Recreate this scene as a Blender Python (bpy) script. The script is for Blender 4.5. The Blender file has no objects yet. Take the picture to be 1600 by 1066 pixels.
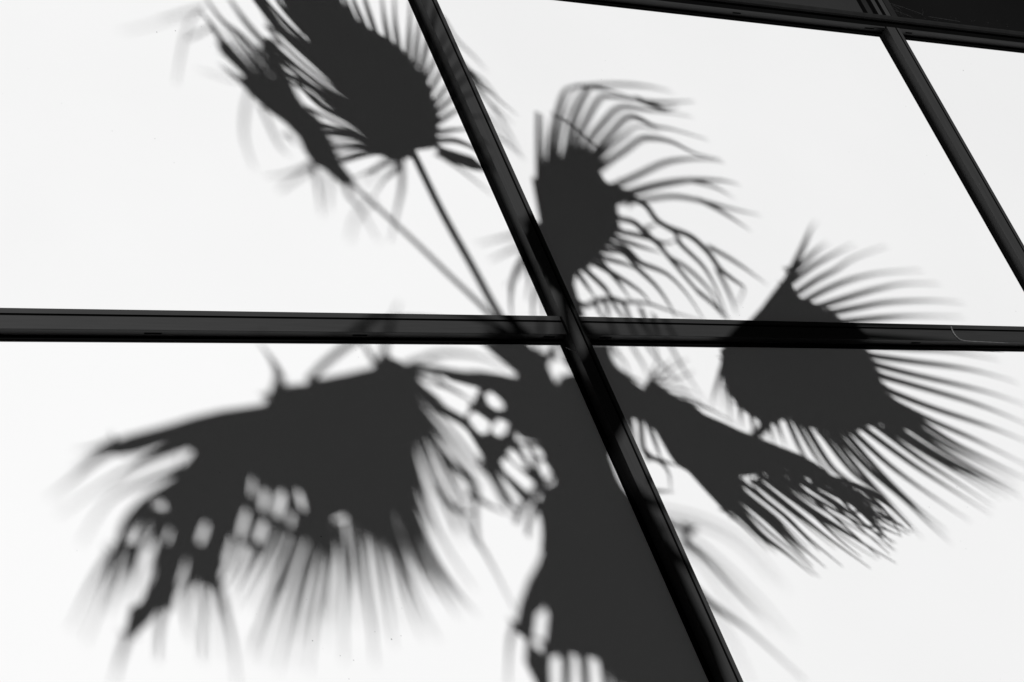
import bpy, math, random
from mathutils import Vector, Matrix
from mathutils.geometry import tessellate_polygon
random.seed(7)
sc = bpy.context.scene
COL = sc.collection

# ------------------------------------------------------------------ camera
# World: X along the facade, Y into the facade, Z up. Facade face is y = 0.
ZG = 5.31                                   # height of the rail crossing above the pavement
def unit(v): return Vector(v).normalized()
FPX = 3878.0
RR = unit((5513, 83, FPX)); UU = Vector((-2635, -6135, FPX)); UU = (UU - RR*UU.dot(RR)).normalized()
II = -RR.cross(UU)
def cam2world(d): return Vector((RR.dot(d), II.dot(d), UU.dot(d)))
CAM = -cam2world(Vector((78, 4, FPX)))*(7.5/FPX) + Vector((0, 0, ZG))
cd = bpy.data.cameras.new('camera'); cam = bpy.data.objects.new('camera', cd); COL.objects.link(cam)
rx = cam2world(Vector((1,0,0))); dn = cam2world(Vector((0,1,0))); fw = cam2world(Vector((0,0,1)))
cam.matrix_world = Matrix(((rx.x,-dn.x,-fw.x,CAM.x),(rx.y,-dn.y,-fw.y,CAM.y),(rx.z,-dn.z,-fw.z,CAM.z),(0,0,0,1)))
cd.sensor_width = 36; cd.lens = 36*FPX/1600; cd.clip_end = 2000; cd.clip_start = 0.05
sc.camera = cam

# ------------------------------------------------------------------ sky, sun, exposure
EL, AZ = math.radians(18), math.radians(4)           # low sun, a little to the left of the facade normal
SUN = Vector((-math.sin(AZ)*math.cos(EL), -math.cos(AZ)*math.cos(EL), math.sin(EL)))   # towards the sun
w = bpy.data.worlds.new('World'); sc.world = w; w.use_nodes = True
nt = w.node_tree; nt.nodes.clear()
sky = nt.nodes.new('ShaderNodeTexSky'); sky.sky_type = 'NISHITA'; sky.sun_disc = False
sky.sun_elevation = EL; sky.sun_rotation = math.atan2(SUN.x, SUN.y)
bw = nt.nodes.new('ShaderNodeSeparateColor')           # black-and-white photograph, red-filtered: only the red of the sky counts
sky.air_density = 0.15; sky.dust_density = 0.03; sky.altitude = 1500
bg = nt.nodes.new('ShaderNodeBackground'); bg.inputs['Strength'].default_value = 0.05
wo = nt.nodes.new('ShaderNodeOutputWorld')
nt.links.new(sky.outputs[0], bw.inputs[0]); nt.links.new(bw.outputs[0], bg.inputs[0]); nt.links.new(bg.outputs[0], wo.inputs[0])
sl = bpy.data.lights.new('sun', 'SUN'); sl.energy = 5.0; sl.angle = math.radians(0.53); sl.color = (1, 1, 1)
so = bpy.data.objects.new('sun', sl); COL.objects.link(so)
so.rotation_euler = SUN.to_track_quat('Z', 'Y').to_euler(); so.location = (-6, -25, 20)
sc.view_settings.view_transform = 'Standard'; sc.view_settings.look = 'None'
sc.view_settings.exposure = -0.36; sc.view_settings.gamma = 1; sc.view_settings.use_curve_mapping = False

# ------------------------------------------------------------------ helpers
def mat(name, col, rough=0.5, spec=0.3, var=0.0, scale=8.0, stretch=(1,1,1), bump=0.0, specks=0.0, metallic=0.0):
    m = bpy.data.materials.new(name); m.use_nodes = True
    n = m.node_tree.nodes; l = m.node_tree.links
    b = n['Principled BSDF']
    b.inputs['Base Color'].default_value = (col, col, col, 1)
    b.inputs['Roughness'].default_value = rough; b.inputs['Specular IOR Level'].default_value = spec
    b.inputs['Metallic'].default_value = metallic
    if var or bump or specks:
        tc = n.new('ShaderNodeTexCoord'); mp = n.new('ShaderNodeMapping'); mp.inputs['Scale'].default_value = stretch
        l.new(tc.outputs['Object'], mp.inputs[0])
        nz = n.new('ShaderNodeTexNoise'); nz.inputs['Scale'].default_value = scale; nz.inputs['Detail'].default_value = 6
        l.new(mp.outputs[0], nz.inputs['Vector'])
        mr = n.new('ShaderNodeMapRange'); mr.inputs[1].default_value = 0.25; mr.inputs[2].default_value = 0.75
        mr.inputs[3].default_value = col*(1-var); mr.inputs[4].default_value = col*(1+var)
        l.new(nz.outputs['Fac'], mr.inputs[0])
        out = mr.outputs[0]
        if specks:
            # scattered dirt specks, denser in some patches
            vo = n.new('ShaderNodeTexVoronoi'); vo.inputs['Scale'].default_value = 30
            l.new(tc.outputs['Object'], vo.inputs['Vector'])
            sp = n.new('ShaderNodeMapRange'); sp.inputs[1].default_value = 0.045; sp.inputs[2].default_value = 0.085
            sp.inputs[3].default_value = 1.0; sp.inputs[4].default_value = 0.0
            l.new(vo.outputs['Distance'], sp.inputs[0])
            pn = n.new('ShaderNodeTexNoise'); pn.inputs['Scale'].default_value = 2.2; pn.inputs['Detail'].default_value = 4
            l.new(tc.outputs['Object'], pn.inputs['Vector'])
            pr = n.new('ShaderNodeMapRange'); pr.inputs[1].default_value = 0.54; pr.inputs[2].default_value = 0.66
            l.new(pn.outputs['Fac'], pr.inputs[0])
            sx = n.new('ShaderNodeSeparateColor'); l.new(vo.outputs['Color'], sx.inputs[0])
            pick = n.new('ShaderNodeMapRange'); pick.inputs[1].default_value = 0.55; pick.inputs[2].default_value = 1.0
            l.new(sx.outputs[0], pick.inputs[0])
            m1 = n.new('ShaderNodeMath'); m1.operation = 'MULTIPLY'; l.new(sp.outputs[0], m1.inputs[0]); l.new(pr.outputs[0], m1.inputs[1])
            m2 = n.new('ShaderNodeMath'); m2.operation = 'MULTIPLY'; l.new(m1.outputs[0], m2.inputs[0]); l.new(pick.outputs[0], m2.inputs[1])
            m3 = n.new('ShaderNodeMath'); m3.operation = 'MULTIPLY'; l.new(m2.outputs[0], m3.inputs[0]); m3.inputs[1].default_value = specks
            m4 = n.new('ShaderNodeMath'); m4.operation = 'SUBTRACT'; m4.inputs[0].default_value = 1.0; l.new(m3.outputs[0], m4.inputs[1])
            m5 = n.new('ShaderNodeMath'); m5.operation = 'MULTIPLY'; l.new(out, m5.inputs[0]); l.new(m4.outputs[0], m5.inputs[1])
            out = m5.outputs[0]
        l.new(out, b.inputs['Base Color'])
        if bump:
            bp = n.new('ShaderNodeBump'); bp.inputs['Strength'].default_value = bump; bp.inputs['Distance'].default_value = 0.002
            l.new(nz.outputs['Fac'], bp.inputs['Height']); l.new(bp.outputs[0], b.inputs['Normal'])
    return m

M = {
 'frame': mat('black_anodised_aluminium', 0.0165, 0.5, 0.3, 0.2, 10, (0.6,20,20), 0.05, specks=-4),
 'frame_v': mat('black_anodised_upright', 0.022, 0.5, 0.3, 0.2, 10, (20,20,0.6), 0.05, specks=-4),
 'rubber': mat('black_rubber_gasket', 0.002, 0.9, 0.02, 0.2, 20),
 'sash': mat('black_sash_frame', 0.010, 0.4, 0.3, 0.25, 25),
 'glass_grey': mat('grey_tinted_glass', 0.024, 0.15, 0.3, 0.12, 1.5),
 'glass_black': mat('black_tinted_glass', 0.006, 0.12, 0.3, 0.15, 1.5, specks=-6),
 'core': mat('building_core', 0.08, 0.8, 0.2, 0.2, 3),
 'roof': mat('roof_gravel', 0.12, 0.9, 0.1, 0.3, 40),
 'paving': mat('grey_paving', 0.04, 0.9, 0.1, 0.25, 3, bump=0.3),
 'leaf': mat('palm_leaf', 0.055, 0.5, 0.3, 0.3, 12),
 'stem': mat('palm_petiole', 0.09, 0.5, 0.3, 0.2, 12),
 'dead': mat('dry_palm_leaf', 0.16, 0.8, 0.1, 0.3, 10),
 'trunk': mat('fibrous_palm_trunk', 0.07, 0.9, 0.1, 0.5, 14, (3,3,1), 0.8),
 'pale': mat('pale_dry_fibre', 0.15, 0.8, 0.1, 0.3, 60),
 'web': mat('dusty_web', 0.06, 0.9, 0.05, 0.4, 80),
 'blind': mat('pale_blind', 0.45, 0.7, 0.1, 0.05, 5),
}
def panel_mat(i, c): return mat('white_cladding_%d' % i, c, 0.5, 0.12, 0.022, 0.9, specks=0.75)
PM = [panel_mat(0, .765), panel_mat(1, .785), panel_mat(2, .735), panel_mat(3, .75), panel_mat(4, .725)]

def link(name, me, m, parent=None, smooth=False):
    o = bpy.data.objects.new(name, me); COL.objects.link(o)
    if m: me.materials.append(m)
    if parent: o.parent = parent
    if smooth:
        for p in me.polygons: p.use_smooth = True
    return o
def tag(o, label=None, cat=None, group=None, kind=None):
    if label: o['label'] = label
    if cat: o['category'] = cat
    if group: o['group'] = group
    if kind: o['kind'] = kind
    return o
def pydata(name, v, f): me = bpy.data.meshes.new(name); me.from_pydata([tuple(p) for p in v], [], f); me.update(); return me
def empty(name, loc): o = bpy.data.objects.new(name, None); COL.objects.link(o); o.location = loc; return o

class MB:
    def __init__(s): s.v = []; s.f = []
    def box(s, a, b):
        n = len(s.v)
        s.v += [(x, y, z) for x in (a[0], b[0]) for y in (a[1], b[1]) for z in (a[2], b[2])]
        s.f += [tuple(n+i for i in q) for q in ((0,1,3,2),(4,6,7,5),(0,4,5,1),(2,3,7,6),(0,2,6,4),(1,5,7,3))]
        return s
    def extrude(s, prof, axis, a, b):
        """closed (p, y) profile extruded along x (p=z) or z (p=x)"""
        n = len(s.v); k = len(prof)
        for t in (a, b):
            for p, y in prof: s.v.append((t, y, p) if axis == 'x' else (p, y, t))
        for i in range(k): j = (i+1) % k; s.f.append((n+i, n+j, n+k+j, n+k+i))
        s.f += [tuple(n+i for i in range(k)), tuple(n+k+i for i in range(k))[::-1]]
        return s
    def build(s, name, m, parent=None, T=None):
        v = [T @ Vector(p) for p in s.v] if T else s.v
        me = pydata(name, v, s.f)
        import bmesh
        bm = bmesh.new(); bm.from_mesh(me); bmesh.ops.recalc_face_normals(bm, faces=bm.faces); bm.to_mesh(me); bm.free()
        return link(name, me, m, parent)

# ------------------------------------------------------------------ ground
g = MB(); g.v = [(-400,-400,0),(400,-400,0),(400,400,0),(-400,400,0)]; g.f = [(0,1,2,3)]
tag(g.build('ground', M['paving']), kind='structure')

# ------------------------------------------------------------------ facade
BW, RH = 2.174, 1.504
RZ = 0.0125                                           # rail line sits this much above the panel joint
YAW = 0.57                                            # the facade turns very slightly at the main upright
TL = Matrix.Translation((0,0,ZG)) @ Matrix.Rotation(math.radians(-YAW), 4, 'Z')
TR = Matrix.Translation((0,0,ZG))
bld = empty('building', (0, 0, 0))
tag(bld, 'white panelled facade framed by black metal mullions and rails', 'building')
ZB, ZT = -ZG, RH*2 + 0.12                             # facade bottom and top, measured from the crossing
XS = range(-3, 4)
def T_of(i): return TL if i < 0 else TR
GZ0, GZ1 = -0.0170, 0.082                             # gasket below / above the rail line
# uprights
def upright_profile(x):                               # (x, y); groove near the right-hand edge
    D = -0.042
    return [(x+.006, -.006), (x+.006, D+.001), (x+.007, D), (x+.0500, D), (x+.0500, D+.014), (x+.0580, D+.014), (x+.0580, D),
            (x+.0725, D), (x+.0735, D+.001), (x+.0735, -.006)]
for i in range(-3, 5):
    T = T_of(i)
    u = MB().extrude(upright_profile(i*BW), 'z', ZB+.12, RH+RZ+.008).build('mullion', M['frame_v'], bld, T)
    MB().box((i*BW+.0502, -.0370, ZB+.121), (i*BW+.0578, -.0285, RH+RZ+.007)).build('groove_shade', M['rubber'], u, T)  # black strip put in to paint the groove's shade
    MB().box((i*BW-.0095, -.008, ZB+.12), (i*BW+.0855, 0.004, ZT)).build('gasket', M['rubber'], u, T)
# rails
def rail_profile(z):                                  # (z, y); groove near the top edge
    D = -0.035
    return [(z-.0036, -.006), (z-.0036, D+.001), (z-.0026, D), (z+.0415, D), (z+.0415, D+.014), (z+.0490, D+.014), (z+.0490, D),
            (z+.0655, D), (z+.0665, D+.001), (z+.0665, -.006)]
ROWS = [-3, -2, -1, 0]
def slots(z, spans, parent, T):
    for a, b, y0 in spans:
        MB().box((a, y0-.003, z-.0042), (b, y0+.003, z-.0030)).build('weep_slot', M['rubber'], parent, T)
for i in XS:
    T = T_of(i)
    for k in ROWS:
        z = k*RH + RZ
        x0, x1 = i*BW+.0765, (i+1)*BW+.003
        r = MB().extrude(rail_profile(z), 'x', x0, x1).build('rail', M['frame'], bld, T)
        MB().box((x0+.0005, -.0308, z+.0417), (x1-.0005, -.0215, z+.0488)).build('groove_shade', M['rubber'], r, T)  # rail groove darkened by a black strip, shade as colour
        MB().box((i*BW+.0857, -.0081, z+GZ0), ((i+1)*BW-.0097, .0041, z+GZ1)).build('gasket', M['rubber'], r, T)
        sp = [(x0+f*(x1-x0), x0+f*(x1-x0)+.05, -.018) for f in (.12, .5, .86)]
        if k == 0 and i == -1: sp = [(-1.398, -1.346, -.021), (-.743, -.695, -.021), (-.077, -.035, -.021)]
        if k == 0 and i == 0: sp = [(.134, .18, -.021), (1.444, 1.486, -.021)]
        slots(z, sp, r, T)
    # upper rail: cap, black strip painting the shade under the sash bar, projecting sash bar of the dark windows above
    z = RH + RZ + .011
    x0, x1 = i*BW+.0765, (i+1)*BW+.003
    r = MB().extrude([(z-.0036,-.006),(z-.0036,-.035),(z+.002,-.036),(z+.002,-.006)], 'x', x0, x1).build('rail', M['frame'], bld, T)
    MB().box((i*BW+.0857, -.0081, z+GZ0), ((i+1)*BW-.0097, .0041, z+.04)).build('gasket', M['rubber'], r, T)
    xs = i*BW; 
    slots(z, [(xs+.118, xs+.153, -.024), (xs+1.424, xs+1.462, -.024), (xs+BW-.094, xs+BW-.046, -.024)], r, T)
    MB().extrude([(z+.0021,-.006),(z+.0021,-.033),(z+.0285,-.033),(z+.0285,-.006)], 'x', xs+.0005, xs+BW-.0005).build('shade_strip', M['rubber'], r, T)
    MB().extrude([(z+.0287,-.006),(z+.0287,-.042),(z+.033,-.048),(z+.042,-.0515),(z+.052,-.050),(z+.056,-.046),(z+.060,-.042),(z+.060,-.006)],
                 'x', xs, xs+BW-.0007).build('sash_bar', M['sash'], r, T)
# panels, each a tray with a real edge
def panel(x0, x1, z0, z1, m, T):
    b = .002
    p = MB(); y0, y1 = 0.0, .02
    p.v = [(x0,y1,z0),(x1,y1,z0),(x1,y1,z1),(x0,y1,z1),(x0,y0+b,z0),(x1,y0+b,z0),(x1,y0+b,z1),(x0,y0+b,z1),
           (x0+b,y0,z0+b),(x1-b,y0,z0+b),(x1-b,y0,z1-b),(x0+b,y0,z1-b)]
    p.f = [(0,1,2,3)] + [(a, (a+1)%4, (a+1)%4+4, a+4) for a in range(4)] + [(a+4, (a+1)%4+4, (a+1)%4+8, a+8) for a in range(4)] + [(8,9,10,11)]
    return p.build('cladding_panel', m, bld, T)
for i in XS:
    for k in [-3, -2, -1, 0]:
        if i < 0: mi = 0 if k == 0 else 1
        elif i == 0: mi = 2 if k == 0 else 3
        else: mi = 4 if k == 0 else 3
        panel(i*BW+.035+.003, (i+1)*BW+.035-.003, k*RH+RZ+.033, (k+1)*RH+RZ+(.033 if k == 0 else .027), PM[mi], T_of(i))
    # plinth panel
    panel(i*BW+.038, (i+1)*BW+.032, -ZG+.12, -3*RH+RZ+.027, PM[3], T_of(i))
    # dark window above the upper rail: pane in a sash with stiles
    T = T_of(i)
    z0, z1 = RH+RZ+.0715, RH*2
    sash = MB()
    sash.box((i*BW+.0862, -.030, z0), (i*BW+.118, .010, z1)); sash.box(((i+1)*BW-.038, -.030, z0), ((i+1)*BW-.0098, .010, z1))
    sash.box((i*BW+.1181, -.030, z1-.04), ((i+1)*BW-.0381, .010, z1))
    sw = sash.build('window_sash', M['sash'], bld, T)
    MB().box((i*BW+.116, -.012, z0), ((i+1)*BW-.036, -.004, z1-.03)).build('pane', M['glass_black'] if i > 0 else M['glass_grey'], sw, T)
    MB().box((i*BW+.0095, -.036, z0), (i*BW+.030, -.008, z1)).build('mullion_rib', M['frame_v'], bld, T)
    MB().box((i*BW+.050, -.036, z0), (i*BW+.074, -.008, z1)).build('mullion_rib', M['frame_v'], bld, T)
    MB().extrude(rail_profile(RH*2+.02), 'x', i*BW+.0005, (i+1)*BW-.0005).build('coping_rail', M['frame'], bld, T)
# building body behind the skin
b = MB(); b.box((-7.2, .10, 0), (9.2, 9.0, ZG+RH*2+.05)); b.build('core_wall', M['core'], bld)
b = MB(); b.box((-7.3, .09, ZG+RH*2+.052), (9.3, 9.1, ZG+RH*2+.30)); b.build('roof', M['roof'], bld)
b = MB(); b.box((-7.2, -.03, 0.0), (9.2, .098, .118)); b.build('plinth', M['core'], bld)
# pale edge of a blind at the foot of the grey window
MB().box((1.30, -.0145, RH+RZ+.0915), (1.46, -.0125, RH+RZ+.17)).build('blind_edge', M['blind'], bld, TR)

# ------------------------------------------------------------------ mapping of the shadow to the palm that throws it
NL = (TL.to_3x3() @ Vector((0,1,0)))
def wallpt(px):
    d = cam2world(Vector((px[0]-800, px[1]-533, FPX)))
    p = CAM + d*((0-CAM.y)/d.y)
    if p.x < 0:
        o = Vector((0,0,ZG)); p = CAM + d*((o-CAM).dot(NL)/d.dot(NL))
    return p
DEPTH = 1.5
def lift(px, D): return wallpt(px) + SUN*(D*DEPTH)

def smooth_path(pts, n=5):
    if len(pts) < 3:
        a, b = pts; return [(a[0]+(b[0]-a[0])*t/4, a[1]+(b[1]-a[1])*t/4) for t in range(5)]
    P = [(2*pts[0][0]-pts[1][0], 2*pts[0][1]-pts[1][1])] + list(pts) + [(2*pts[-1][0]-pts[-2][0], 2*pts[-1][1]-pts[-2][1])]
    out = []
    for i in range(1, len(P)-2):
        for k in range(n):
            t = k/n; r = []
            for c in (0, 1):
                a, b_, c_, d = P[i-1][c], P[i][c], P[i+1][c], P[i+2][c]
                r.append(.5*((2*b_)+(-a+c_)*t+(2*a-5*b_+4*c_-d)*t*t+(-a+3*b_-3*c_+d)*t**3))
            out.append(tuple(r))
    out.append(tuple(pts[-1])); return out

class Leaf:
    """blade of a fan leaf: fused palm of the hand plus free V-folded segments, with depth along the light of its own"""
    def __init__(s, hub, D, gx=0.0, gy=0.0): s.h = hub; s.D = D; s.gx = gx; s.gy = gy; s.v = []; s.f = []
    def d(s, p): return s.D + s.gx*(p[0]-s.h[0])/100 + s.gy*(p[1]-s.h[1])/100
    def poly(s, pts, dd=0.0, holes=()):
        n = len(s.v)
        loops = [list(pts)] + [list(h) for h in holes]
        for p in [q for lp in loops for q in lp]:
            pl = .02*math.sin(p[0]*.21+p[1]*.17)
            s.v.append(lift(p, s.d(p)+dd*min(1, max(0, (p[1]-852)/50))+pl))
        for t in tessellate_polygon([[Vector((p[0], p[1], 0)) for p in lp] for lp in loops]): s.f.append(tuple(n+i for i in t))
    def seg(s, pts, w0=8, w1=3, droop=0.0, ext=10, dd=0.0, flare=None, blunt=False):
        if flare is None: flare = 1.3 if ext >= 10 else 0
        if ext:
            dx, dy = pts[1][0]-pts[0][0], pts[1][1]-pts[0][1]; L = math.hypot(dx, dy) or 1
            pts = [(pts[0][0]-dx/L*ext, pts[0][1]-dy/L*ext)] + list(pts)
        q = smooth_path(pts); m = len(q); n = len(s.v)
        for i, p in enumerate(q):
            a, b_ = q[max(i-1,0)], q[min(i+1,m-1)]
            tx, ty = b_[0]-a[0], b_[1]-a[1]; L = math.hypot(tx, ty) or 1; nx, ny = -ty/L, tx/L
            t = i/(m-1); hw = .5*(1.15*w0*(1-t)+.75*w1*t)*(1+flare*max(0, 1-t/.22))
            if not blunt and t > .5: hw *= 1-.88*((t-.5)/.5)**1.4
            D = s.d(p)+dd*min(1, t/.3)+droop*t*t
            s.v += [lift((p[0]+nx*hw, p[1]+ny*hw), D), lift(p, D+.0012*hw+.004), lift((p[0]-nx*hw, p[1]-ny*hw), D)]
        for i in range(m-1):
            k = n+3*i
            s.f += [(k, k+1, k+4, k+3), (k+1, k+2, k+5, k+4)]
    def segs(s, lst, fill=0.0, **kw):
        if fill:
            rs = random.Random(len(lst))
            for a, b_ in zip(lst, lst[1:]):
                if abs(a[0][0]-b_[0][0])+abs(a[0][1]-b_[0][1]) > 45: continue
                qa, qb = smooth_path(a, 6), smooth_path(b_, 6); f = rs.uniform(.35, .65); L = rs.uniform(.75, 1.0)
                pts = []
                for k in range(7):
                    t = L*k/6; pa = qa[round(t*(len(qa)-1))]; pb = qb[round(t*(len(qb)-1))]
                    pts.append((pa[0]*(1-f)+pb[0]*f, pa[1]*(1-f)+pb[1]*f))
                k2 = dict(kw); k2['w0'] = kw.get('w0', 8)*fill; k2['w1'] = kw.get('w1', 3)*fill; k2['dd'] = kw.get('dd', 0)+.35; s.seg(pts, **k2)
        for e in lst:
            k2 = dict(kw); pts = e
            if isinstance(e, dict): k2.update({k: v for k, v in e.items() if k != 'p'}); pts = e['p']
            s.seg(pts, **k2)
    def build(s, name, m, parent):
        o = link(name, pydata(name, s.v, s.f), m, parent)
        md = o.modifiers.new('thickness', 'SOLIDIFY'); md.thickness = .0022; md.offset = 0
        return o
def tube(name, path, m, parent, sides=8):
    """path of (point, radius)"""
    v = []; f = []
    for i, (p, r) in enumerate(path):
        a, b_ = path[max(i-1,0)][0], path[min(i+1,len(path)-1)][0]
        t = (b_-a).normalized(); u = t.cross(Vector((0.3,0.2,1))).normalized(); w_ = t.cross(u)
        for k in range(sides):
            an = 2*math.pi*k/sides; v.append(p + u*(r*math.cos(an)) + w_*(r*math.sin(an)))
    for i in range(len(path)-1):
        for k in range(sides):
            j = (k+1) % sides; f.append((i*sides+k, i*sides+j, (i+1)*sides+j, (i+1)*sides+k))
    f += [tuple(range(sides))[::-1], tuple((len(path)-1)*sides+k for k in range(sides))]
    return link(name, pydata(name, v, f), m, parent, True)
def petiole(pts, D0, D1, w0, w1, parent, name='petiole', m='stem'):
    q = smooth_path(pts); m_ = len(q); path = []
    for i, p in enumerate(q):
        t = i/(m_-1); path.append((lift(p, D0+(D1-D0)*t), .5*(w0*(1-t)+w1*t)*.0023))
    return tube(name, path, M[m], parent)

# ------------------------------------------------------------------ fan palm
DT = 3.0
tc_ = lift((912, 740), DT)                                 # trunk axis
palm = empty('palm_tree', (0, 0, 0))
tag(palm, 'tall fan palm in front of the facade casting its shadow on the white panels', 'palm tree')
# trunk: tapered, ringed with old leaf bases
path = []
zt = tc_.z + .12
N = 90
for i in range(N+1):
    z = zt*i/N
    r = .155 - .05*i/N + (.05*math.exp(-z/.25)) + .007*(i % 2)
    path.append((Vector((tc_.x + .012*math.sin(z*1.3), tc_.y + .012*math.cos(z*1.1), z)), r))
tr = tube('trunk', path, M['trunk'], palm, 20)

# crown heart: overlapping leaf bases
K = Leaf((870, 620), DT, 0, 0)
K.poly([(748,533),(770,553),(787,567),(807,583),(797,598),(765,602),(787,632),(795,667),(817,687),(850,695),(866,740),(862,775),
        (966,775),(964,755),(953,737),(955,713),(968,690),(985,657),(1003,652),(1012,630),(1006,609),(981,588),(967,577),(957,560),(952,535),
        (912,535),(905,570),(894,583),(876,587),(868,599),(857,574),(866,549),(862,540),(850,552),(836,548),(818,530)])
K.segs([{'p':[(865,552),(868,530),(862,500)],'w0':9,'w1':7}, {'p':[(838,552),(840,520),(838,490)],'w0':8,'w1':5},
        {'p':[(930,560),(900,520),(880,470)],'w0':30,'w1':14},
        {'p':[(960,575),(985,590),(1010,600)],'w0':8,'w1':6}])
K.build('crown_base', M['trunk'], palm)

LEAVES = []
def finish(L, pet=None, mat_='leaf', name='leaf'):
    o = L.build(name, M[mat_], palm)
    for p in pet or []: petiole(*p, o)
    return o

# A: narrow leaf seen on edge, upper left
A = Leaf((548, 287), 3.3, 0.25, 0.0)
A.poly([(552,290),(535,290),(510,267),(490,257),(475,235),(467,215),(445,192),(417,172),(395,152),(372,127),(380,117),(347,84),(338,68),(352,62),
        (407,121),(424,118),(425,108),(405,72),(418,60),(432,68),(438,84),(452,120),(465,150),(477,167),(497,182),(508,203),(520,222),(535,258),(556,284)])
A.segs([{'p':[(350,70),(330,38),(313,17)],'w0':11,'w1':5}, {'p':[(375,125),(358,112),(343,100)],'w0':8,'w1':5,'ext':4},
        {'p':[(313,17),(300,28),(288,60),(280,100),(275,132)],'w0':3,'w1':3,'ext':0,'dd':.9},
        {'p':[(330,42),(305,55),(290,63)],'w0':4,'w1':4,'ext':0,'dd':.7},
        {'p':[(400,78),(375,54),(347,32),(325,2),(318,-10)],'w0':8,'w1':5}, {'p':[(415,70),(390,42),(375,22),(360,0),(350,-20)],'w0':9,'w1':6},
        {'p':[(405,112),(378,80),(350,42)],'w0':9,'w1':7}, {'p':[(420,105),(395,72),(375,52)],'w0':10,'w1':8}, {'p':[(412,110),(385,75),(362,48)],'w0':8,'w1':6},
        {'p':[(432,75),(428,48),(412,18),(402,-5)],'w0':8,'w1':5},
        {'p':[(388,150),(382,180),(382,217),(397,265)],'w0':4.5,'w1':5,'dd':1.0}, {'p':[(412,175),(435,225),(450,243)],'w0':4.5,'w1':4,'dd':.8},
        {'p':[(448,210),(460,226)],'w0':8,'w1':6,'ext':2}, {'p':[(490,257),(455,270),(415,277)],'w0':6,'w1':4,'dd':.5}, {'p':[(487,262),(445,292),(435,300)],'w0':4.5,'w1':4,'dd':.8},
        {'p':[(490,262),(497,292),(503,338)],'w0':8,'w1':5,'dd':.5}, {'p':[(515,275),(514,300),(512,328)],'w0':4.5,'w1':5,'dd':.9},
        {'p':[(542,290),(545,305),(565,330),(592,378)],'w0':8,'w1':4,'dd':.5}, {'p':[(582,312),(555,342),(545,378)],'w0':4.5,'w1':5,'dd':.9,'ext':2},
        {'p':[(318,8),(280,22),(250,30)],'w0':1.4,'w1':1.2,'dd':1.6,'ext':0}, {'p':[(318,10),(290,22),(240,38),(190,50)],'w0':1.5,'w1':1.5,'dd':2.2,'ext':0},
        {'p':[(368,130),(340,118),(310,110)],'w0':1.2,'w1':1.2,'dd':1.6,'ext':0}])
finish(A, [([(550,288),(640,370),(700,428),(762,488),(830,565)], 3.3, 3.0, 8, 10)])

# B: broad leaf at the top, left of the main upright
B = Leaf((646, 240), 2.05, 0.15, -0.05)
B.poly([(425,-20),(437,-5),(448,15),(465,40),(487,70),(525,120),(555,158),(575,195),(598,224),(615,240),(640,247),(652,235),(690,230),(738,245),(764,268),(740,266),(700,252),
        (684,236),(682,222),(686,185),(677,160),(667,125),(647,102),(627,77),(605,62),(597,55),(565,40),(550,27),(535,5),(525,-20)])
B.segs([[(552,30),(537,-5),(532,-30)], [(569,41),(552,0),(545,-30)], [(586,50),(570,0),(562,-30)], [(606,60),(600,25),(594,-25)], [(622,72),(617,30),(616,-25)],
        [(637,85),(640,40),(642,-25)], [(649,95),(654,45),(662,-10)], [(659,110),(668,65),(678,30),(692,25)], [(666,124),(680,92),(698,62)],
        [(673,142),(690,110),(708,84)], [(680,160),(700,133),(724,106)], [(685,173),(710,150),(736,128)], [(686,190),(712,173),(742,160)],
        [(684,207),(710,203),(750,200)], [(684,220),(712,220),(742,233),(760,250)]], w0=10, w1=6, flare=.7)
B.segs([[(692,25),(712,60),(740,88),(760,110)], [(735,110),(757,128),(785,165)]], w0=3, w1=2, dd=1.0, ext=0)
B.segs([[(724,106),(746,131),(764,143),(808,180)], [(708,84),(735,112),(762,143)]], w0=6, w1=3, dd=.3, ext=0)
B.segs([[(750,140),(770,168),(792,201),(815,245)], [(736,128),(765,160),(800,192)], [(755,200),(790,222),(818,248)], [(742,160),(770,190),(800,225)]], w0=3, w1=2.5, dd=.8, ext=0)
# left side, crossing the gap towards the narrow leaf
B.segs([[(470,45),(440,10),(420,-24)], [(500,85),(455,45),(420,8),(399,-20)], [(532,125),(480,80),(440,45),(396,-13)], [(550,155),(500,108),(450,62),(425,35),(389,-13)],
        [(562,175),(510,140),(465,105),(415,60)], [(570,190),(520,155),(475,125),(426,80)], [(580,205),(530,170),(490,140),(444,113)], [(587,215),(540,187),(500,165),(464,129)],
        [(595,225),(550,208),(483,189)], [(600,232),(560,216),(490,206)], [(605,238),(570,230),(500,233)], [(610,242),(580,240),(516,258)]], w0=7, w1=8, blunt=True, flare=.5)
B.segs([[(515,105),(470,65),(430,22),(404,-16)], [(540,140),(490,95),(445,55),(409,7)], [(556,165),(505,125),(458,85),(415,40)], [(575,198),(525,163),(480,132),(438,86)], [(583,210),(535,180),(495,153),(450,124)],
        [(590,222),(545,200),(478,167)], [(598,230),(555,212),(486,196)], [(603,236),(565,224),(495,221)], [(608,241),(575,236),(509,249)]], w0=6, w1=6, dd=.6, blunt=True, flare=.5)
B.segs([[(622,246),(590,262),(575,269),(553,278)], [(628,248),(615,268),(600,281),(583,307)]], w0=9, w1=6, dd=.4)
B.segs([[(627,248),(628,290),(620,330),(610,378)]], w0=9, w1=5, dd=.9)
B.segs([[(615,245),(600,252),(585,270),(570,290)], [(690,245),(720,265),(770,305)]], w0=5, w1=4, dd=1.0)
finish(B, [([(646,240),(690,330),(740,420),(780,492),(835,570)], 2.05, 3.0, 14, 15)])

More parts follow.
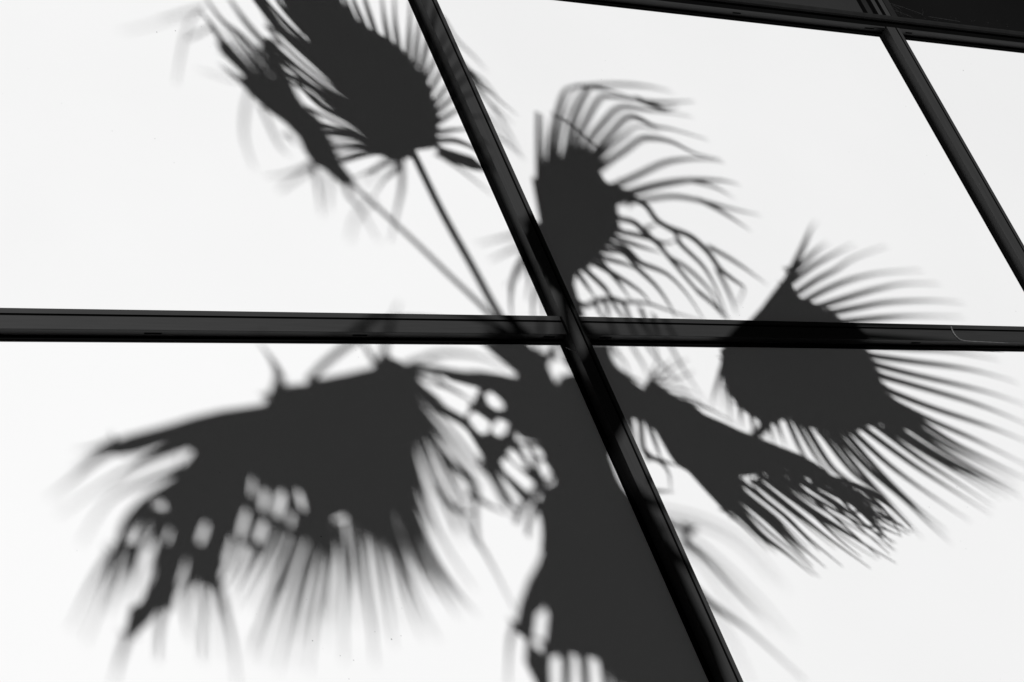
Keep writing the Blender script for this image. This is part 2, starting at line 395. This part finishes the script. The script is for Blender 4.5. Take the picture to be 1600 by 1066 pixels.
# C: leaf right of the main upright, centre top
C = Leaf((870, 400), 2.35, 0.05, -0.12)
C.poly([(831,280),(838,274),(840,258),(848,262),(852,256),(857,248),(875,249),(897,250),(922,243),(935,265),(947,285),(962,294),(982,298),(992,310),(965,322),(967,342),(970,360),
        (962,370),(945,393),(920,420),(901,427),(898,445),(905,470),(915,495),(890,505),(868,480),(850,462),(832,432),(816,400),(813,382),(818,352),(843,346)])
C.segs([{'p':[(842,275),(841,225),(841,176)],'w0':10,'w1':9,'blunt':True,'flare':0}, {'p':[(848,275),(850,230),(850,180)],'w0':5,'w1':4},
        {'p':[(860,254),(863,212),(875,165),(885,142),(905,135),(925,137)],'w0':13,'w1':7}, {'p':[(885,245),(897,187),(915,145),(924,137),(950,141),(995,155)],'w0':13,'w1':6},
        {'p':[(898,248),(905,215),(918,185),(936,155),(952,151),(1000,158),(1045,170)],'w0':12,'w1':7}, {'p':[(870,250),(876,205),(893,160),(905,137)],'w0':8,'w1':5},
        {'p':[(910,246),(922,218),(947,187),(962,172),(978,167),(1010,172),(1035,175),(1080,182)],'w0':12,'w1':5},
        {'p':[(922,250),(940,225),(958,205),(976,186),(993,183),(1022,197),(1050,202),(1105,218)],'w0':12,'w1':7},
        {'p':[(928,256),(950,232),(975,212),(996,198),(1030,206)],'w0':10.5,'w1':5}, {'p':[(935,263),(975,236),(1000,218),(1020,216),(1050,222),(1087,240),(1128,250)],'w0':10.5,'w1':6},
        {'p':[(958,292),(1000,272),(1037,255),(1070,249),(1100,249),(1130,253)],'w0':10.5,'w1':5}, {'p':[(965,290),(972,283),(968,278)],'w0':6,'w1':5,'ext':2},
        {'p':[(900,135),(960,132),(1010,135),(1050,143)],'w0':5,'w1':4,'ext':0,'dd':.6}, {'p':[(1000,158),(1030,160),(1085,158)],'w0':6,'w1':4,'ext':0}, {'p':[(862,178),(890,193),(915,215),(940,235)],'w0':3,'w1':3,'ext':0,'dd':-.7,'blunt':True},
        {'p':[(992,153),(1035,170),(1060,165)],'w0':7,'w1':4,'ext':0},
        {'p':[(980,303),(1025,290),(1075,282),(1125,282),(1155,288)],'w0':14,'w1':5}, {'p':[(990,315),(1050,307),(1100,315),(1150,328),(1187,336)],'w0':8,'w1':5,'dd':.2},
        {'p':[(1090,311),(1130,332),(1172,360)],'w0':6,'w1':4,'ext':0,'dd':.3}, {'p':[(1075,282),(1115,292),(1145,308)],'w0':4,'w1':3,'ext':0,'dd':.3}])
C.segs([[(990,310),(1010,322),(1027,345),(1055,362),(1062,380),(1095,412),(1112,437),(1125,465),(1137,500)], [(1050,358),(1080,370),(1107,395),(1125,420),(1150,440),(1162,450),(1152,477)],
        [(968,342),(990,347),(1007,362),(1032,385),(1045,402),(1090,455),(1112,475),(1134,500)], [(968,362),(1007,370),(1040,380),(1058,374)],
        [(962,372),(1000,385),(1032,395)], [(955,382),(977,387),(1000,410),(1025,420),(1047,432),(1075,462),(1100,500)],
        [(950,392),(975,395),(997,420),(1025,447),(1045,475),(1057,500)], [(938,402),(975,412),(995,422)], [(930,412),(962,430),(1000,455),(1017,475)],
        [(915,422),(945,450),(957,466),(985,474)], [(903,427),(917,447),(932,468)], [(940,410),(965,440),(985,468)], [(1007,362),(1015,354),(1027,350)],
        [(898,470),(915,478),(932,470),(957,467),(972,472),(990,472),(1015,475),(1050,487),(1098,502)]], w0=8, w1=7, dd=-.1, ext=8)
C.segs([[(1107,385),(1150,410),(1198,444)], [(1120,420),(1140,460),(1150,490)], [(1090,455),(1120,480),(1140,500)], [(1045,402),(1075,420),(1110,455),(1130,490)]], w0=6, w1=4, dd=.3, ext=0)
C.segs([[(932,470),(935,485),(948,505)], [(957,470),(965,485),(985,510)], [(975,474),(985,500),(1000,530)], [(1000,480),(1010,505),(1020,530),(1030,560)], [(945,470),(950,490),(945,505)]], w0=6, w1=4, ext=0)
C.segs([[(940,500),(960,545),(975,565),(985,590)], [(968,500),(990,545),(1005,570),(1015,595)], [(990,500),(1015,545),(1040,575),(1075,610)], [(1020,490),(1050,545),(1070,580),(1100,625)]], w0=4, w1=3, ext=0, dd=.8)
C.segs([{'p':[(818,400),(803,432),(798,465),(800,500)],'w0':9,'w1':7}, {'p':[(824,412),(826,440),(822,470)],'w0':6,'w1':4}, {'p':[(842,440),(833,472),(832,500)],'w0':7,'w1':6},
        {'p':[(850,458),(848,478),(850,500)],'w0':6,'w1':5}, {'p':[(815,384),(790,395),(765,408)],'w0':6,'w1':4,'dd':.8}, {'p':[(815,365),(785,372),(745,382)],'w0':6,'w1':4,'dd':1.0},
        {'p':[(820,400),(812,425),(790,450)],'w0':5,'w1':4,'dd':.8}])
finish(C, [([(865,420),(872,470),(880,520),(890,570)], 2.35, 3.0, 13, 16)])

# D: large leaf on the right
Dl = Leaf((1180, 640), 1.75, 0.1, -0.05)
Dl.poly([(1172,500),(1190,480),(1207,457),(1225,435),(1238,414),(1246,420),(1238,442),(1243,462),(1260,470),(1280,480),(1300,490),(1316,502),(1335,525),(1356,550),(1365,570),(1375,592),(1386,616),
         (1435,650),(1447,666),(1428,674),(1400,670),(1366,661),(1350,670),(1325,681),(1305,681),(1280,672),(1257,667),(1230,652),(1215,662),(1200,663),(1182,654),(1155,636),(1137,610),(1131,575),(1125,547),(1145,525)])
Dl.segs([[(1240,416),(1255,385),(1266,360),(1276,345)], [(1240,425),(1275,392),(1295,378)], [(1232,445),(1270,416),(1307,395),(1335,381)], [(1242,460),(1275,438),(1305,422),(1335,403),(1385,384)],
         [(1255,472),(1290,453),(1330,437),(1375,427),(1440,422)], [(1278,480),(1325,465),(1370,452),(1412,444),(1468,443)], [(1300,489),(1340,481),(1385,473),(1450,470),(1505,473)],
         [(1318,503),(1375,497),(1425,494),(1505,495)]], w0=11, w1=5, droop=1.1)
Dl.segs([[(1335,520),(1400,522),(1460,524),(1520,530)], [(1350,540),(1420,545),(1490,550),(1560,562)], [(1360,556),(1425,565),(1487,573),(1535,582),(1590,598)], [(1366,570),(1425,585),(1495,601),(1550,615),(1605,634)],
         [(1376,588),(1437,605),(1512,627),(1562,645),(1615,668)], [(1386,610),(1450,635),(1525,660),(1562,673),(1615,695)], [(1395,628),(1450,655),(1512,682),(1550,700),(1610,730)],
         [(1435,657),(1490,692),(1550,722),(1610,752)], [(1430,666),(1480,697),(1530,722),(1590,752)], [(1420,668),(1475,705),(1535,738),(1590,765)], [(1398,672),(1462,713),(1525,747),(1576,777)], [(1407,674),(1475,716),(1550,752),(1595,777)],
         [(1388,670),(1450,710),(1500,741),(1560,778)], [(1370,666),(1437,716),(1494,753),(1552,791)], [(1350,670),(1425,725),(1487,765),(1547,803)], [(1335,677),(1390,727),(1450,771),(1515,814)], [(1312,684),(1360,735),(1412,780),(1450,817),(1485,848)],
         [(1325,682),(1375,738),(1430,790),(1480,830)], [(1285,678),(1330,735),(1375,774),(1412,820)], [(1300,682),(1345,738),(1390,785),(1440,840)], [(1260,668),(1300,730),(1340,762),(1368,795)],
         [(1245,662),(1278,718),(1310,755)], [(1230,655),(1255,710),(1278,738)], [(1215,664),(1228,700)], [(1202,664),(1210,700)], [(1190,660),(1195,690)], [(1175,652),(1180,690)], [(1157,640),(1158,670)], [(1140,615),(1141,660)],
         [(1133,590),(1128,640)], [(1130,570),(1118,610),(1110,640)]], w0=10, w1=5, droop=1.0)
finish(Dl, [([(1210,640),(1192,670),(1150,692),(1080,665),(1000,638),(940,628)], 1.78, 3.0, 13, 16)])

# E: folded leaf below it
E_ = Leaf((1010, 620), 1.95, -0.12, 0.0)
E_.poly([(950,592),(982,592),(1004,608),(1010,600),(1017,592),(1035,605),(1055,620),(1080,630),(1100,647),(1130,660),(1155,672),(1200,690),(1225,700),(1250,710),(1272,722),(1296,740),
         (1316,764),(1300,766),(1282,758),(1262,748),(1245,745),(1228,735),(1212,735),(1190,742),(1157,745),(1164,768),(1158,790),(1166,808),(1150,806),(1125,792),(1100,765),(1075,737),(1057,727),(1045,710),(1025,675),(1012,660),(1000,655),(970,655)])
E_.segs([[(1160,805),(1190,837),(1225,862),(1270,899)]], w0=15, w1=5)
E_.segs([[(1150,803),(1180,832),(1212,865)], [(1135,800),(1165,826),(1200,862)], [(1160,792),(1200,830),(1240,863),(1280,902)]], w0=5, w1=3)
E_.segs([[(1162,774),(1205,807),(1250,852),(1290,887)], [(1160,782),(1200,815),(1235,850),(1270,885)], [(1165,758),(1225,805),(1262,840),(1316,885)], [(1188,755),(1250,805),(1300,845),(1360,888)], [(1205,750),(1262,792),(1312,825),(1350,850),(1400,880)],
         [(1212,738),(1250,765),(1287,787),(1350,822),(1400,848)], [(1195,748),(1240,782),(1290,815),(1330,840)], [(1240,744),(1295,782),(1335,807),(1378,840)], [(1275,758),(1312,777),(1345,795),(1400,819)],
         [(1292,748),(1325,775),(1362,797),(1412,822)], [(1296,746),(1337,758),(1370,775),(1400,800),(1428,830)], [(1310,762),(1345,790),(1380,815),(1420,835)], [(1300,760),(1330,785),(1360,812),(1395,850)],
         [(1330,765),(1350,790),(1365,812),(1380,845)], [(1225,738),(1262,760),(1300,780),(1330,800)]], fill=.5, w0=8, w1=5, dd=-.2)
E_.segs([[(1300,752),(1340,782),(1378,806),(1425,832)], [(1305,748),(1350,768),(1390,792),(1424,822)], [(1282,745),(1330,764),(1372,790),(1408,822)], [(1318,768),(1352,800),(1392,832)], [(1290,752),(1325,792),(1355,822),(1396,858)],
         [(1270,742),(1310,770),(1350,806),(1385,842)], [(1255,748),(1300,786),(1345,826),(1390,866)], [(1236,748),(1285,792),(1335,836),(1375,872)], [(1340,770),(1365,800),(1375,830)], [(1355,772),(1385,800),(1408,838)], [(1335,800),(1365,800),(1395,808)], [(1350,822),(1380,826),(1408,838)],
         [(1218,752),(1265,800),(1310,842),(1345,870)], [(1180,765),(1230,812),(1280,862)], [(1170,782),(1215,822),(1258,866)]], w0=4, w1=4, dd=-.3, ext=4)
E_.segs([[(1017,597),(1030,580),(1052,562)], [(1022,598),(1055,592),(1085,580)], [(1035,606),(1060,607),(1085,614)], [(1015,597),(1022,578),(1030,560)], [(1025,598),(1045,580),(1075,560)], [(1050,617),(1080,622),(1110,640)], [(1075,628),(1110,640),(1150,662)]], w0=5, w1=3, dd=.5)
E_.segs([[(1001,655),(1004,695),(1012,712),(1032,722),(1045,740),(1048,765)], [(1012,660),(1025,695),(1034,722)], [(1020,716),(1040,722),(1058,728)], [(985,655),(990,690),(1000,715)]], w0=8, w1=6)
E_.segs([[(1015,767),(1052,768)]], w0=9, w1=7)
finish(E_, [([(1040,640),(1000,630),(940,630)], 1.95, 3.0, 30, 26)])

# F: big drooping leaf, lower left
F = Leaf((600, 570), 3.1, -0.02, 0.02)
F.poly([(645,585),(635,572),(620,562),(595,553),(580,575),(540,584),(500,592),(485,590),(475,600),(450,602),(435,608),(420,622),(410,632),(385,636),(345,641),(300,652),(250,667),(200,680),(164,695),(182,713),(216,709),(262,694),(280,689),
        (287,690),(302,706),(282,730),(268,747),(226,775),(212,802),(232,795),(256,782),(259,798),(242,826),(246,868),(241,905),(222,947),(205,950),(196,1005),(226,972),(245,945),(262,958),(272,910),(289,868),
        (301,880),(288,928),(306,903),(318,905),(333,915),(346,890),(350,868),(362,838),(370,862),(384,850),(396,866),(412,858),(424,848),(436,822),(446,830),(460,842),(474,842),(500,850),(515,844),(522,812),(545,802),(582,810),(588,775),
        (608,746),(630,735),(642,715),(646,682),(657,660),(663,632),(650,602)], holes=[[(397,762),(395,774),(392,779),(391,774),(391,762),(393,750),(396,745),(397,750)],[(418,782),(414,795),(410,801),(407,795),(408,782),(412,769),(416,763),(419,769)],[(444,788),(438,804),(432,811),(429,804),(430,788),(436,772),(442,765),(445,772)],[(474,782),(476,794),(474,799),(470,794),(466,782),(464,770),(466,765),(470,770)],[(385,820),(379,838),(374,846),(372,838),(375,820),(381,802),(386,794),(388,802)],[(413,834),(406,850),(399,857),(397,850),(401,834),(408,818),(415,811),(417,818)],[(322,834),(316,848),(310,854),(309,848),(312,834),(318,820),(324,814),(325,820)],[(266,838),(262,847),(259,851),(258,847),(260,838),(264,829),(267,825),(268,829)],[(458,812),(456,821),(453,825),(451,821),(452,812),(454,803),(457,799),(459,803)]])
# gaps between its lower segments
F.poly([(252,852),(241,900),(219,942),(203,950),(191,1012),(231,975),(256,942),(268,955),(278,905),(292,868),(300,850)], dd=-.65)
F.poly([(296,850),(302,884),(288,932),(309,906),(318,912),(334,920),(350,885),(350,850)], dd=-.65)
F.segs([[(228,785),(206,810),(192,838),(180,872)]], w0=14, w1=15, dd=-.9, blunt=True, ext=2)
F.segs([[(255,948),(250,985),(247,1030)], [(316,905),(317,960),(316,1028)], [(258,800),(244,830),(232,862)], [(288,690),(250,704),(215,722),(180,745)]], w0=9, w1=7, dd=-.7, ext=4)
F.segs([[(352,850),(342,900)], [(372,850),(362,890),(345,920)], [(398,850),(385,885),(365,925)], [(424,835),(410,870),(390,905)], [(448,825),(432,870),(410,915)], [(470,835),(455,880),(432,930)]], w0=15, w1=8, ext=4)
F.segs([[(225,790),(205,810),(190,835),(181,868)]], w0=20, w1=20, ext=4)
F.segs([[(240,812),(228,840),(214,880)], [(250,800),(236,820),(218,845),(200,880)], [(252,850),(240,880),(225,925)], [(300,862),(292,900),(270,940)], [(340,850),(336,890),(326,930)]], w0=16, w1=8, ext=4)
F.segs([[(235,800),(212,825),(195,850)], [(245,812),(225,835),(205,865)], [(182,862),(170,905),(155,950),(132,1005)], [(205,860),(190,900),(170,960)], [(215,860),(210,900),(205,945)],
        [(172,693),(150,700),(118,706)], [(180,702),(145,722),(110,752),(75,780)], [(280,690),(237,716),(175,748),(90,805)], [(290,698),(245,716),(205,735)], [(275,735),(230,752),(170,782),(125,850)], [(170,870),(140,920),(110,985)],
        [(197,1000),(186,1035),(176,1075)], [(255,955),(249,985),(246,1035)], [(316,900),(317,960),(316,1035)], [(338,895),(350,945),(364,1010),(371,1075)], [(295,920),(290,960),(298,1005)], [(330,890),(345,935),(340,960)]], fill=.5, w0=13, w1=5, droop=.6)
F.segs([[(640,785),(675,867),(712,922),(745,960)], [(625,770),(650,855),(690,925),(715,965)], [(605,775),(620,840),(642,910),(685,1000)], [(588,790),(615,857),(635,930),(660,1000)], [(575,805),(592,855),(605,935),(615,1010)],
        [(562,805),(567,890),(580,972),(586,1040)], [(530,825),(540,890),(537,960),(537,1035)], [(512,840),(501,905),(489,985),(482,1050)], [(490,840),(464,925),(446,997),(434,1050)], [(462,840),(430,920),(407,980),(393,1030)],
        [(425,830),(398,890),(365,950)], [(470,830),(425,937),(392,1010)], [(548,805),(552,890),(558,980)], [(500,840),(485,900),(470,1000)], [(520,840),(520,900),(515,980)], [(600,790),(628,870),(655,940)], [(615,770),(640,850),(680,930)], [(440,840),(420,890),(395,945)]], w0=16, w1=5, droop=.6, fill=.6)
F.poly([(575,772),(606,740),(632,730),(648,755),(630,800),(590,812)])
F.segs([[(600,745),(620,790),(645,840)], [(616,740),(640,790),(665,840)], [(588,770),(605,815),(628,860)], [(575,800),(590,830),(606,870)], [(628,735),(650,780),(672,825)]], w0=20, w1=8)
F.segs([[(648,660),(668,720),(690,780),(720,850)], [(655,640),(680,690),(705,740),(735,800)], [(643,700),(660,760),(690,840),(740,920)], [(635,730),(650,790),(672,840)], [(650,675),(675,735),(705,800)], [(640,718),(662,775),(700,860)], [(658,650),(690,700),(725,770)]], fill=.6, w0=12, w1=5, droop=.9)
# right-hand side, towards the trunk
F.segs([[(662,640),(700,690),(748,762)], [(668,632),(712,682),(754,738)], [(660,655),(685,710),(722,795)], [(650,690),(680,760),(715,830)], [(755,730),(775,760),(795,800)]], w0=7, w1=7, dd=.7, blunt=True)
F.segs([[(648,600),(687,637),(725,660),(750,690),(765,715)]], w0=14, w1=18, dd=-.3)
F.segs([[(690,600),(715,613),(740,629)], [(645,585),(668,595),(692,606)], [(645,595),(670,612),(695,630)]], w0=7, w1=6, dd=-.2)
F.segs([[(668,655),(690,680),(715,710),(740,745)], [(660,660),(695,712),(732,750),(745,772),(742,792),(745,840),(757,862),(775,895),(806,956)]], w0=10, w1=7)
F.segs([[(760,720),(780,760),(800,792),(818,800)], [(775,728),(810,765),(830,785)], [(740,775),(765,790),(790,802)], [(720,800),(742,850)], [(690,770),(715,800),(742,800)], [(770,725),(790,770),(815,790)]], w0=9, w1=6)
F.segs([[(432,612),(436,588),(426,565),(404,533)]], w0=20, w1=6)
F.segs([[(600,560),(602,537),(610,505),(625,470)]], w0=13, w1=5, dd=.3)
F.segs([[(585,565),(570,540),(555,520)]], w0=8, w1=5, dd=.3)
F.segs([[(640,572),(687,553),(747,557),(800,580)]], w0=8, w1=6, dd=.8)
F.segs([[(635,570),(660,560),(690,565)], [(440,600),(430,575),(428,560)], [(425,620),(440,600),(445,585)]], w0=8, w1=3, dd=.5)
finish(F, [([(640,578),(680,580),(725,588),(760,590),(820,605)], 3.1, 3.0, 13, 22), ([(482,595),(510,566),(550,535),(595,505),(650,499),(725,508),(790,535),(840,570)], 3.1, 3.0, 9, 10)])

# G: small broken leaf bases left of the trunk
G = Leaf((840, 680), 2.75, 0.45, 0)
G.poly([(690,583),(770,583),(806,590),(806,690),(852,694),(868,742),(838,770),(824,790),(800,762),(775,732),(752,709),(722,658),(738,632),(750,607),(705,595)],
       holes=[[(757,618),(768,612),(788,628),(787,638),(775,641),(762,632)], [(731,650),(742,643),(767,660),(763,676),(750,679),(735,663)], [(769,665),(780,655),(795,660),(791,676),(779,683),(769,677)],
              [(782,723),(790,715),(839,757),(837,768),(826,771),(788,736)], [(792,709),(800,701),(810,710),(824,732),(820,734),(805,726)], [(813,697),(821,696),(828,704),(835,728),(831,730),(820,712)],
              [(832,701),(841,698),(850,710),(845,717),(837,711)], [(841,722),(849,718),(861,736),(857,748),(850,748),(843,736)]])
G.segs([{'p':[(742,637),(772,650)],'w0':6,'w1':6}, {'p':[(838,765),(815,795),(804,818)],'w0':16,'w1':8}, {'p':[(838,790),(827,815),(824,838)],'w0':12,'w1':6}, {'p':[(848,790),(851,830),(848,860)],'w0':12,'w1':8},
        {'p':[(850,770),(856,800),(852,835)],'w0':10,'w1':8}], flare=0, blunt=True)
G.build('leaf_stub', M['dead'], palm)

# skirt of dead leaves hanging round the trunk
S = Leaf((950, 900), 3.1, 0, 0)
S.poly([(862,755),(966,753),(1000,790),(1040,870),(1075,950),(1108,1020),(1135,1100),(990,1100),(982,1078),(957,1056),(938,1030),(915,1028),(890,1022),(866,1026),(856,1030),(849,1032),(856,958),(850,940),(825,907),(840,880),(847,860),(846,820),(838,790),(850,760)])
S.segs([[(857,1010),(852,1040),(858,1110)], [(884,1000),(885,1040),(884,1110)], [(911,1000),(913,1040),(918,1110)], [(939,1005),(944,1040),(952,1110)], [(958,1030),(966,1070),(975,1120)]], w0=21, w1=15, blunt=True)
S.build('hanging_dead_leaf', M['dead'], palm)
S = Leaf((830, 960), 3.1, 0, 0)
S.poly([(850,880),(826,905),(813,940),(803,985),(822,1000),(820,1035),(838,1070),(845,1110),(864,1110),(856,1030),(832,1008),(838,962),(852,950)])
S.segs([[(803,980),(796,1010),(793,1080)]], w0=9, w1=6)
S.build('hanging_dead_leaf', M['dead'], palm)
S = Leaf((1050, 850), 3.1, 0.3, 0.0)
S.segs([[(1000,800),(1030,812),(1057,822),(1076,832),(1084,829)], [(1076,830),(1071,847),(1100,870),(1150,925),(1190,965)]], w0=11, w1=7)
S.segs([[(1040,880),(1070,905),(1107,940),(1140,964),(1180,993),(1260,1066)]], w0=13, w1=7)
S.segs([[(1060,900),(1100,940),(1125,972),(1150,1012),(1175,1070)], [(1030,815),(1080,840),(1130,880),(1190,940),(1240,1000)], [(1040,850),(1085,870),(1120,915),(1165,980)], [(1000,792),(1060,800),(1110,815),(1170,850),(1230,920)], [(1030,840),(1070,850),(1140,905),(1210,985)], [(1020,805),(1090,820),(1150,850),(1210,910)]], w0=3, w1=2.5, dd=1.6)
S.build('hanging_dead_leaf', M['dead'], palm)

# ------------------------------------------------------------------ small things caught on the frame
def at(px, y):
    d = cam2world(Vector((px[0]-800, px[1]-533, FPX))); return CAM + d*((y-CAM.y)/d.y)
def fibre(name, pts, r0, r1, label, cat):
    q = smooth_path(pts, 6); m_ = len(q); path = []
    for i, p in enumerate(q):
        t = i/(m_-1); path.append((at(p, -.037), (r0*(1-t)+r1*t)*(1+.35*math.sin(i*2.1))))
    o = tube(name, path, M['pale'], None, 5); tag(o, label, cat); return o
fibre('plant_fibre', [(1486,511),(1489,519),(1494,526),(1501,531),(1512,533),(1532,534),(1555,535),(1575,536)], .0030, .0006,
      'pale dry fibre caught on the black horizontal rail near the right edge', 'plant fibre')
fibre('cobweb_thread', [(884,543),(892,547),(903,552)], .0007, .0004, 'thin pale cobweb thread on the black upright just below the crossing', 'cobweb')

# cobweb and dust in the lower corner of the black window
wv = []; wf = []
def thread(a, b, r, sag):
    A_, B_ = at(a, -.022), at(b, -.020); n = len(wv); m_ = 8
    for i in range(m_+1):
        t = i/m_; p = A_.lerp(B_, t) + Vector((0, -.004*math.sin(math.pi*t), -sag*math.sin(math.pi*t)))
        rr = r*(1+.5*random.random())
        for k in range(3):
            an = 2.094*k; wv.append(p + Vector((0, rr*math.cos(an), rr*math.sin(an))))
    for i in range(m_):
        for k in range(3): j = (k+1) % 3; wf.append((n+3*i+k, n+3*i+j, n+3*i+3+j, n+3*i+3+k))
for a, b in [((1384,2),(1402,24)), ((1388,6),(1412,26)), ((1386,10),(1398,25)), ((1384,3),(1440,22)), ((1390,14),(1425,27)), 
             ((1432,18),(1446,30)), ((1450,26),(1500,34)), ((1440,12),(1441,24)), ((1395,8),(1410,18))]:
    thread(a, b, .00035, .004)
for _ in range(60):
    x = 1388 + 190*random.random()**1.6; y = 24 + (x-1388)*.105 - abs(random.gauss(0, 5)); r = .0006+.0014*random.random()**3
    n = len(wv); c0 = at((x, y), -.0135)
    for d in ((r,0,0),(-r,0,0),(0,-r,0),(0,0,r),(0,0,-r)): wv.append(c0 + Vector(d))
    wf += [(n+0,n+3,n+2),(n+3,n+1,n+2),(n+1,n+4,n+2),(n+4,n+0,n+2)]
web = link('cobweb', pydata('cobweb', wv, wf), M['web']); tag(web, 'dusty cobweb in the lower left corner of the black window', 'cobweb')
